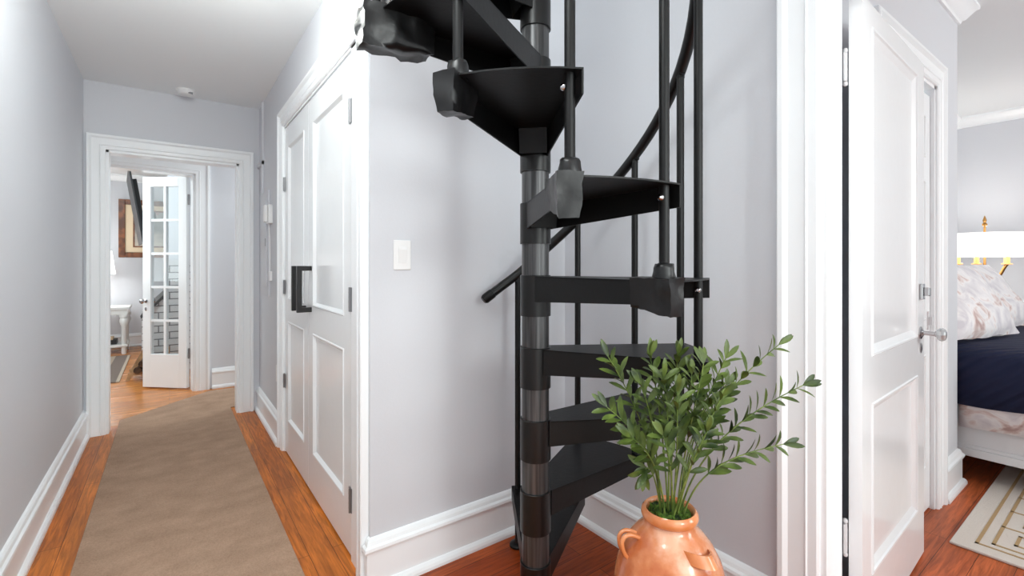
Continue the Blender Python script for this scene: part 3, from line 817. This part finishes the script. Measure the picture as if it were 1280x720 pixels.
# ------------------------------------------------------------------ small wall and ceiling fittings
sw = thing('light_switch', 'white rocker light switch on the grey wall left of the stair', 'light switch', (.725, YN, 1.23))
swx = .737
def swT(v): return Vector((swx+v[0], YN-v[1], 1.262+v[2]))
obj('plate', MB().box((-.036,0,-.058),(.036,.006,.058),swT), 'plastic', sw, bevel=.003)
obj('rocker', MB().add([swT(v) for v in ((-.0165,.006,-.033),(.0165,.006,-.033),(.0165,.006,.033),(-.0165,.006,.033),(-.0165,.0075,-.033),(.0165,.0075,-.033),(.0165,.0125,.02),(-.0165,.0125,.02),(.0165,.0085,.033),(-.0165,.0085,.033))],
    [(4,5,6,7),(7,6,8,9),(0,1,5,4),(3,9,8,2),(1,2,8,6,5),(0,4,7,9,3)]), 'plastic', sw)
sd = thing('smoke_detector', 'white round smoke detector on the hallway ceiling near the end wall', 'smoke detector', (.05, 4.3, ZC))
SDx, SDy = .10, 4.28
obj('housing', MB().lathe([(.001,-.04),(.035,-.04),(.05,-.034),(.058,-.02),(.06,-.012),(.064,-.011),(.064,-.0005),(.001,-.0005)], (SDx, SDy, ZC), 28), 'plastic', sd, smooth=35)
obj('vent', MB().box((SDx+.012, SDy-.052, ZC-.034), (SDx+.04, SDy-.03, ZC-.022)), 'hinge', sd)
# painted-over breaker panel, door chime, wall outlet on the far right hallway wall
pb = thing('breaker_panel', 'painted over breaker panel cover beside the end doorway', 'electrical panel', (XR, 4.1, 1.05))
obj('cover', MB().box((XR-.012, 3.92, .98), (XR+.001, 4.28, 1.78)), 'wall', pb, bevel=.003)
obj('panel_door', MB().box((XR-.019, 3.97, 1.05), (XR-.012, 4.22, 1.70)), 'wall', pb, bevel=.002)
obj('latch', MB().box((XR-.024, 3.985, 1.36), (XR-.019, 4.0, 1.42)), 'hinge', pb)
rc = obj('cable_raceway', MB().box((XR-.016, 4.20, 1.785), (XR, 4.235, ZC-.002)).box((XR-.016, 4.20, 2.02), (XR, 4.44, 2.05)), 'wall', bevel=.002)
tag(rc, 'thin painted cable raceway rising to the ceiling above the breaker panel', 'cable cover')
ch = thing('wall_phone', 'small white wall phone unit hanging left of the closet doors', 'wall phone', (XR, 3.76, 1.5))
obj('base', MB().box((XR-.03, 3.80, 1.52), (XR, 3.90, 1.66)), 'plastic', ch, bevel=.006)
obj('handset', MB().box((XR-.055, 3.825, 1.53), (XR-.03, 3.875, 1.655)), 'plastic', ch, bevel=.008)
obj('cord', MB().tube([(XR-.02, 3.85, 1.52), (XR-.012, 3.85, 1.40), (XR-.012, 3.85, 1.2), (XR-.014, 3.85, 1.17)], .004, 8), 'plastic', ch, smooth=50)
jk = obj('phone_jack', MB().box((XR-.02, 3.83, 1.10), (XR+.001, 3.87, 1.17)), 'plastic', bevel=.003)
tag(jk, 'small white phone jack on the wall below the phone unit', 'phone jack')
ol = thing('wall_outlet', 'white outlet plate low on the wall left of the closet doors', 'outlet', (XR, 3.6, .4))
obj('plate', MB().box((XR-.006, 3.575, .40), (XR, 3.645, .515)), 'plastic', ol, bevel=.002)
for z in (.425, .468): obj('socket', MB().box((XR-.009, 3.593, z), (XR-.006, 3.627, z+.026)), 'plastic', ol, bevel=.002)
# hallway ceiling lamp (only its finial reaches into the picture)
LX, LY = .05, 2.10
HALL_W = 3.3
cl = thing('ceiling_lamp', 'hallway ceiling lamp whose brass finial hangs at the top edge', 'ceiling lamp', (LX, LY, ZC))
obj('canopy', MB().lathe([(.001,0),(.065,0),(.06,-.02),(.02,-.035),(.008,-.04),(.008,-.25),(.001,-.25)][::-1], (LX, LY, ZC-.0005), 24), 'brass', cl, smooth=40)
for q in range(3):
    a = 2*PI*q/3+.4; dr = Vector((math.cos(a), math.sin(a), 0)); hub = Vector((LX, LY, ZC-.115))
    e = hub+dr*.12+Vector((0,0,-.0))
    ar = obj('arm', MB().tube([hub, hub+dr*.06+Vector((0,0,-.012)), e], .006, 8).tube([e+Vector((0,0,.012)), e+Vector((0,0,-.02))], .016, 12), 'brass', cl, smooth=40)
    obj('bulb', MB().lathe([(.001,-.095),(.02,-.09),(.03,-.072),(.029,-.055),(.016,-.034),(.012,-.02),(.001,-.02)], e, 16), 'bowl', ar, smooth=60)
    l = bpy.data.lights.new('hall_bulb', 'POINT'); l.energy = HALL_W; l.shadow_soft_size = .035; l.color = (.95, 1, .97)
    lo = bpy.data.objects.new('hall_bulb', l); COL.objects.link(lo); lo.location = e+Vector((0,0,-.14))
obj('finial', MB().lathe([(.001,-.318),(.008,-.314),(.011,-.304),(.007,-.294),(.012,-.285),(.02,-.272),(.022,-.25),(.03,-.235),(.02,-.222),(.001,-.222)], (LX, LY, ZC), 20), 'brass', cl, smooth=50)

# ------------------------------------------------------------------ room beyond the doorway
pf = thing('framed_picture', 'large framed picture with cream mat on the far room wall', 'picture', (-.14, 8.9, 1.32))
px0, px1, pz0, pz1 = -.60, .26, 1.315, 2.165
def ring(mb, x0, z0, x1, z1, wd, y0, y1):
    mb.box((x0,y1,z0),(x0+wd,y0,z1)).box((x1-wd,y1,z0),(x1,y0,z1)).box((x0+wd,y1,z0),(x1-wd,y0,z0+wd)).box((x0+wd,y1,z1-wd),(x1-wd,y0,z1)); return mb
obj('frame', ring(MB(), px0, pz0, px1, pz1, .075, 8.9, 8.865), 'frame', pf, bevel=.006)
obj('mat', MB().box((px0+.07, 8.885, pz0+.07), (px1-.07, 8.895, pz1-.07)), 'mat', pf)
obj('inner_frame', ring(MB(), px0+.165, pz0+.15, px1-.165, pz1-.15, .02, 8.886, 8.876), 'frame', pf)
obj('print', MB().box((px0+.18, 8.879, pz0+.165), (px1-.18, 8.886, pz1-.165)), 'art', pf)
# television on the chimney breast, tipped down
TC = Vector((-.305, 7.0, 1.91))
def TVT(v):
    b = R(-8.5); y = R(4)
    x, yv, z = v
    x2, z2 = x*math.cos(b)+z*math.sin(b), -x*math.sin(b)+z*math.cos(b)
    return TC+Vector((x2*math.cos(y)-yv*math.sin(y), x2*math.sin(y)+yv*math.cos(y), z2))
tv = thing('television', 'thin black television tipped forward above the brick fireplace', 'television', (-.2, 7.2, 1.7))
obj('screen', MB().box((-.018, -.02, -.44), (0, 1.2, .44), TVT), 'tv', tv, bevel=.003)
obj('back_cover', MB().box((0, .12, -.34), (.045, 1.08, .32), TVT), 'tvback', tv, bevel=.006)
obj('wall_arm', MB().box((.045, .55, -.15), (.19, .65, -.05), TVT), 'cap', tv)
# white brick fireplace with a sloped shoulder
fp = thing('brick_fireplace', 'white painted brick fireplace seen through the glazed door', 'fireplace', (.2, 7.3, 0))
obj('brickwork', MB().box((-.03, 6.6, 0), (.748, 8.2, 1.27)), 'brick', fp)
obj('chimney_breast', MB().box((-.02, 6.61, 1.27), (.748, 8.19, 2.515)), 'wall', fp)
sh = MB()
prf = [(-.03,0),(-.25,0),(-.25,.62),(-.03,.86)]
sh.add([(x,6.6,z) for x,z in prf]+[(x,8.0,z) for x,z in prf], [(0,1,2,3),(7,6,5,4),(0,4,5,1),(1,5,6,2),(2,6,7,3),(3,7,4,0)])
obj('shoulder', sh, 'brick', fp)
sh = MB(); prf = [(-.03,.862),(-.255,.617),(-.262,.65),(-.03,.90)]
sh.add([(x,6.58,z) for x,z in prf]+[(x,8.02,z) for x,z in prf], [(0,1,2,3),(7,6,5,4),(0,4,5,1),(1,5,6,2),(2,6,7,3),(3,7,4,0)])
obj('slate_cap', sh, 'slate', fp)
# white console with lower shelf
ct = thing('console_table', 'white console table with turned posts under the framed picture', 'table', (-.95, 8.45, 0))
obj('tabletop', MB().box((-1.5, 8.2, .60), (-.44, 8.72, .635)).box((-1.48, 8.22, .535), (-.46, 8.70, .60)), 'furn', ct, bevel=.004)
obj('shelf', MB().box((-1.5, 8.22, .10), (-.46, 8.70, .13)), 'furn', ct, bevel=.003)
for x in (-.50, -1.45):
    for y in (8.26, 8.66):
        obj('leg', MB().lathe([(.001,0),(.026,0),(.03,.02),(.03,.38),(.042,.40),(.052,.44),(.048,.47),(.034,.49),(.05,.50),(.05,.535),(.001,.535)], (x, y, 0), 14), 'furn', ct, smooth=35)
tl = thing('table_lamp', 'white shaded table lamp glowing on the console table', 'lamp', (-.80, 8.45, .635))
obj('shade', MB().lathe([(.2,1.08-.635),(.16,1.40-.635),(.157,1.40-.635),(.197,1.08-.635),(.2,1.08-.635)], (-.80, 8.45, .635), 28), 'shade_far', tl, smooth=40)
obj('base', MB().lathe([(.001,0.0005),(.08,.0005),(.08,.02),(.03,.04),(.05,.12),(.06,.2),(.03,.3),(.012,.34),(.012,.6),(.001,.6)], (-.80, 8.45, .635), 20), 'furn', tl, smooth=40)
o = obj('book', MB().box((-.9, 8.3, .1305), (-.58, 8.52, .19)), 'boxdark', bevel=.004); tag(o, 'dark thick book on the lower console shelf', 'book')
o = obj('book', MB().box((-.86, 8.32, .1905), (-.62, 8.5, .225)), 'book', bevel=.004); tag(o, 'tan book lying on top of the dark book', 'book')
# striped rug and log rack
o = obj('striped_rug', MB().box((-1.6, 6.3, .0005), (-.42, 8.05, .010)), 'striperug'); tag(o, 'grey and beige striped rug in the far room', 'rug')
rk = thing('log_rack', 'slatted wooden rack of firewood beside the glazed door', 'log rack', (-.25, 6.6, 0))
rx0, rx1, ry0, ry1 = -.37, .0, 6.27, 6.50
for y in (ry0, ry1):
    m_ = MB()
    m_.add([(rx0, y, .0105), (rx0+.035, y, .0105), (rx0+.20, y, .36), (rx0+.165, y, .36), (rx0, y+.02, .0105), (rx0+.035, y+.02, .0105), (rx0+.20, y+.02, .36), (rx0+.165, y+.02, .36)], [(0,1,2,3),(7,6,5,4),(0,4,5,1),(1,5,6,2),(2,6,7,3),(3,7,4,0)])
    m_.box((rx0+.02, y+.001, .06), (rx1, y+.019, .09))
    m_.box((rx1-.03, y, .0105), (rx1, y+.02, .3))
    obj('side_frame', m_, 'rack', rk)
for q in range(6):
    x = rx0+.05+q*.055; obj('slat', MB().box((x, ry0+.02, .06), (x+.035, ry1, .075)), 'rack', rk)
for q, (x, z, r) in enumerate(((-.27,.112,.036),(-.19,.112,.036),(-.11,.112,.036),(-.045,.112,.028),(-.23,.175,.036),(-.15,.175,.036),(-.073,.178,.034),(-.185,.238,.036))):
    o = obj('firewood_log', MB().tube([(x, ry0-.03, z), (x+.004, (ry0+ry1)/2, z+.003), (x, ry1+.03, z)], [r*.97, r, r*.95], 12), 'log', smooth=50)
    tag(o, 'dark split firewood log lying in the wooden rack', 'log', 'firewood in the rack')

# ------------------------------------------------------------------ bedroom
BX0, BX1, BY0, BY1 = 3.66, 5.55, -1.0, 1.08
bd_ = thing('bed', 'white panelled bed frame with low moulded side rail', 'bed', (4.6, .05, 0))
rl = MB().box((BX0, BY0, .14), (BX0+.04, BY1, .43))
rl.box((BX0-.012, BY0, .14), (BX0, BY1, .185)).box((BX0-.006, BY0, .185), (BX0, BY1, .205)).box((BX0-.01, BY0, .405), (BX0, BY1, .43))
obj('side_rail', rl, 'bedwhite', bd_, bevel=.003)
obj('side_rail', MB().box((BX1-.04, BY0, .14), (BX1, BY1, .43)), 'bedwhite', bd_)
obj('headboard', MB().box((BX0, BY1, .14), (BX1, BY1+.05, 1.02)).box((BX0-.01, BY1-.01, 1.02), (BX1+.01, BY1+.06, 1.05)), 'bedwhite', bd_, bevel=.004)
obj('footboard', MB().box((BX0, BY0-.05, .14), (BX1, BY0, .5)), 'bedwhite', bd_, bevel=.004)
for x in (BX0+.05, BX1-.05):
    for y in (BY0-.02, BY1-.04):
        obj('leg', MB().lathe([(.001,.0005),(.022,.0005),(.034,.1),(.034,.14),(.001,.14)], (x, y, 0), 14), 'bedwhite', bd_, smooth=35)
obj('slat_base', MB().box((BX0+.04, BY0, .3), (BX1-.04, BY1, .34)), 'bedwhite', bd_)
o = obj('mattress', MB().box((BX0+.045, BY0+.02, .3405), (BX1-.045, BY1-.01, .725)), 'mattress', bevel=.04); tag(o, 'thick mattress lying under the navy quilt', 'mattress')
def drape(name, label, cat, mat, ztop, zlow, out, y0, y1, seed, wav=.012):
    """cloth over the bed with its near side hanging down, wavy hem."""
    mb = MB(); ny, cols = 44, []
    P = [(BX1-.03, ztop), (BX1-.5, ztop+.004), (BX0+.6, ztop+.006), (BX0+.10, ztop+.002), (BX0+.035-out*.3, ztop-.015), (BX0+.03-out, ztop-.05), (BX0+.028-out, (ztop+zlow)/2), (BX0+.026-out, zlow)]
    vs = []
    for i in range(ny+1):
        y = y0+(y1-y0)*i/ny
        for k, (x, z) in enumerate(P):
            nz = mnoise.noise(Vector((y*3.1+seed, k*.35, seed)))
            hang = max(0, k-4)/3
            vs.append((x-abs(nz)*wav*(1.5 if k > 4 else .2), y, z+nz*wav*(.5+1.6*hang)))
    m = len(P)
    if name == 'bed_sheet':
        vs = [v for i, v in enumerate(vs) if i % m >= 3]; m -= 3
    fs = [(i*m+k, i*m+k+1, (i+1)*m+k+1, (i+1)*m+k) for i in range(ny) for k in range(m-1)]
    mb.add(vs, fs)
    o = obj(name, mb, mat, smooth=70)
    so = o.modifiers.new('Solidify', 'SOLIDIFY'); so.thickness = .008; so.offset = 1
    return tag(o, label, cat)
drape('bed_sheet', 'pale pink floral sheet hanging between the navy quilt and the bed rail', 'sheet', 'floral', .732, .30, .05, BY0+.03, .66, 2, .02)
drape('quilt', 'dark navy quilt spread over the bed', 'quilt', 'navy', .752, .455, .075, BY0+.03, .98, 5, .014)
def pillow(label, c, w, h, t, lean, yaw, seed):
    vs = []; n = 18
    for side in (1, -1):
        for i in range(n+1):
            for k in range(n+1):
                u, v = i/n*2-1, k/n*2-1
                prof_ = max(0, (1-abs(u)**2.6))**.55*max(0, (1-abs(v)**2.6))**.55
                pin = 1-.07*(abs(u)*abs(v))**2
                p = Vector((u*w/2*(1-.06*(v*v)*(1-abs(u))), side*t/2*prof_, v*h/2*(1-.06*(u*u)*(1-abs(v)))))
                p += mnoise.noise_vector(Vector((u*2.2+seed, v*2.2, side)))*.014
                vs.append(p)
    m = (n+1)*(n+1); fs = []
    for s_ in range(2):
        for i in range(n):
            for k in range(n):
                a = s_*m+i*(n+1)+k; q = (a, a+1, a+n+2, a+n+1); fs.append(q if s_ else q[::-1])
    Rm = Matrix.Rotation(yaw, 4, 'Z') @ Matrix.Rotation(lean, 4, 'X')
    mb = MB().add([Vector(c)+(Rm @ v) for v in vs], fs)
    o = obj('pillow', mb, 'floral', smooth=80)
    return tag(o, label, 'pillow')
pillow('floral pillow nearest the doorway leaning on the headboard', (4.06, .72, 1.0), .72, .50, .17, R(-30), R(-14), 1)
pillow('floral pillow behind the nearest one, in front of the brass lamp', (4.80, .72, .998), .74, .50, .17, R(-30), R(-10), 7)
# nightstand and candelabra lamp
ns = thing('nightstand', 'white nightstand on the far side of the bed below the lamp', 'nightstand', (5.88, .9, 0))
obj('cabinet', MB().box((5.62, .66, .12), (6.14, 1.15, .66)), 'furn', ns, bevel=.004)
obj('tabletop', MB().box((5.60, .64, .66), (6.16, 1.17, .69)), 'furn', ns, bevel=.004)
obj('drawer', MB().box((5.65, .645, .4), (6.11, .66, .63)), 'furn', ns, bevel=.003)
for x in (5.65, 6.11):
    for y in (.69, 1.12): obj('leg', MB().box((x-.025, y-.025, .0005), (x+.025, y+.025, .12)), 'furn', ns)
LC = Vector((5.74, .88, .6905))
la = thing('candelabra_lamp', 'brass candelabra lamp with wide white drum shade beside the bed', 'lamp', LC)
obj('stem', MB().lathe([(.001,0),(.075,0),(.075,.012),(.03,.03),(.015,.06),(.02,.2),(.012,.26),(.016,.34),(.03,.40),(.034,.43),(.016,.46),(.012,.5),(.009,.55),(.008,.86),(.001,.86)], LC, 18), 'brass', la, smooth=45)
obj('finial', MB().lathe([(.001,.86),(.016,.865),(.018,.88),(.008,.895),(.014,.91),(.006,.94),(.001,.955)], LC, 14), 'brass', la, smooth=45)
for q in range(5):
    a = 2*PI*q/5+.5; dr = Vector((math.cos(a), math.sin(a), 0)); pts = []
    for t in range(13):
        s = t/12; pts.append(LC+dr*(.015+.15*s)+Vector((0,0,.45-.055*math.sin(PI*min(1, s*1.15))+.08*s**3)))
    ar = obj('arm', MB().tube(pts, .0075, 8), 'brass', la, smooth=50)
    e = pts[-1]
    obj('candle', MB().lathe([(.001,-.004),(.03,.0),(.03,.008),(.014,.01),(.014,.085),(.004,.095),(.001,.11)], e, 12), 'candle', ar, smooth=40)
obj('shade', MB().lathe([(.238,.595),(.236,.80),(.233,.80),(.235,.595),(.238,.595)], LC, 40), 'shade', la, smooth=40)
# ivory rug with a gold key border
RG0, RG1, RY0, RY1 = 2.765, 4.6, -.92, .535
rug = thing('area_rug', 'ivory rug with a gold Greek key border beside the bed', 'rug', (3.7, -.4, 0))
obj('pile', MB().box((RG0, RY0, .0005), (RG1, RY1, .012)), 'rugbase', rug, bevel=.004)
ln = MB()
def seg(x0, y0, x1, y1): ln.box((min(x0,x1)-.006, min(y0,y1)-.006, .0122), (max(x0,x1)+.006, max(y0,y1)+.006, .0136))
ins = .075
seg(RG0+ins, RY1-ins, RG1-ins, RY1-ins); seg(RG0+ins, RY0+ins, RG0+ins, RY1-ins)
def key(ox, oy, ux, uy, vx, vy):
    K = [(0,0),(0,.20),(.17,.20),(.17,.06),(.06,.06),(.06,.13),(.115,.13)]
    Q = [(ox+a*ux+b*vx, oy+a*uy+b*vy) for a, b in K]
    for (a, b), (c_, d) in zip(Q, Q[1:]): seg(a, b, c_, d)
    seg(Q[0][0], Q[0][1], ox+.225*ux, oy+.225*uy)
for q in range(7): key(RG0+.12+q*.225, RY1-.12, 1, 0, 0, -1)
for q in range(4): key(RG0+.12, RY1-.345-q*.225, 0, -1, 1, 0)
obj('key_pattern', ln, 'ruggold', rug)

# ------------------------------------------------------------------ light
def area(name, loc, target, size, power, col=(1,1,1), sizey=None):
    l = bpy.data.lights.new(name, 'AREA'); l.energy = power; l.color = col; l.size = size
    if sizey: l.shape = 'RECTANGLE'; l.size_y = sizey
    o = bpy.data.objects.new(name, l); COL.objects.link(o); o.location = loc
    o.rotation_euler = (Vector(target)-Vector(loc)).to_track_quat('-Z', 'Y').to_euler(); return o
DAY = (.95, 1, .985)
area('window_light_behind', (1.0, -2.4, 1.9), (1.0, 1.7, 1.4), .6, 21, DAY, .8)
area('hall_fill_light', (.3, -1.6, 2.0), (.2, 3.5, .9), 1.4, 10, DAY, 1.4)  # added fill from behind the camera, aimed down the hall; no actual window
area('entry_fill_light', (-.05, .6, 2.46), (0, 1.3, 0), .5, 12, DAY)  # added overhead fill to even out the hall; no fixture known here
area('bedroom_fill_light', (3.7, -2.5, 1.8), (4.3, .7, .9), 1.3, 44, DAY, 1.5)  # invented unseen source that brightens the bed and bedroom walls
l = bpy.data.lights.new('candelabra_bulb', 'POINT'); l.energy = 4.5; l.shadow_soft_size = .08; l.color = (1, .95, .88)
o = bpy.data.objects.new('candelabra_bulb', l); COL.objects.link(o); o.location = LC+Vector((.06, -.06, .68))
area('far_room_fill_light', (-2.6, 6.0, 1.7), (-.2, 7.2, 1.0), 1.6, 27, (.88, 1, 1.03), 1.5)  # added area light brightening the far room from its left, no window known
area('brick_fill_light', (-.9, 5.95, 2.4), (-.2, 6.8, .7), .4, 14, (.88, 1, 1.03))  # extra fill put in to lift the brick front, not a real fixture
area('vestibule_fill_light', (1.3, 5.0, 2.48), (1.0, 5.0, 0), .4, 7, DAY)  # added unseen area light so the vestibule wall is lit
W = bpy.data.worlds.new('World'); sc.world = W; W.use_nodes = True
bg = W.node_tree.nodes['Background']; bg.inputs['Color'].default_value = (.935, .99, .99, 1); bg.inputs['Strength'].default_value = 1.25

# ------------------------------------------------------------------ camera and view
cam = bpy.data.cameras.new('Camera'); co = bpy.data.objects.new('Camera', cam); COL.objects.link(co)
cam.sensor_width = 36; cam.lens = 587/1280*36; cam.shift_y = -31/1280; cam.clip_start = .05
co.location = (0, 0, HC); co.rotation_euler = (PI/2, 0, -YAW)
sc.camera = co
sc.cycles.max_bounces = 16; sc.cycles.diffuse_bounces = 8
sc.view_settings.view_transform = 'Standard'; sc.view_settings.look = 'None'; sc.view_settings.gamma = 1; sc.view_settings.exposure = .47
try: sc.view_settings.use_curve_mapping = False
except Exception: pass
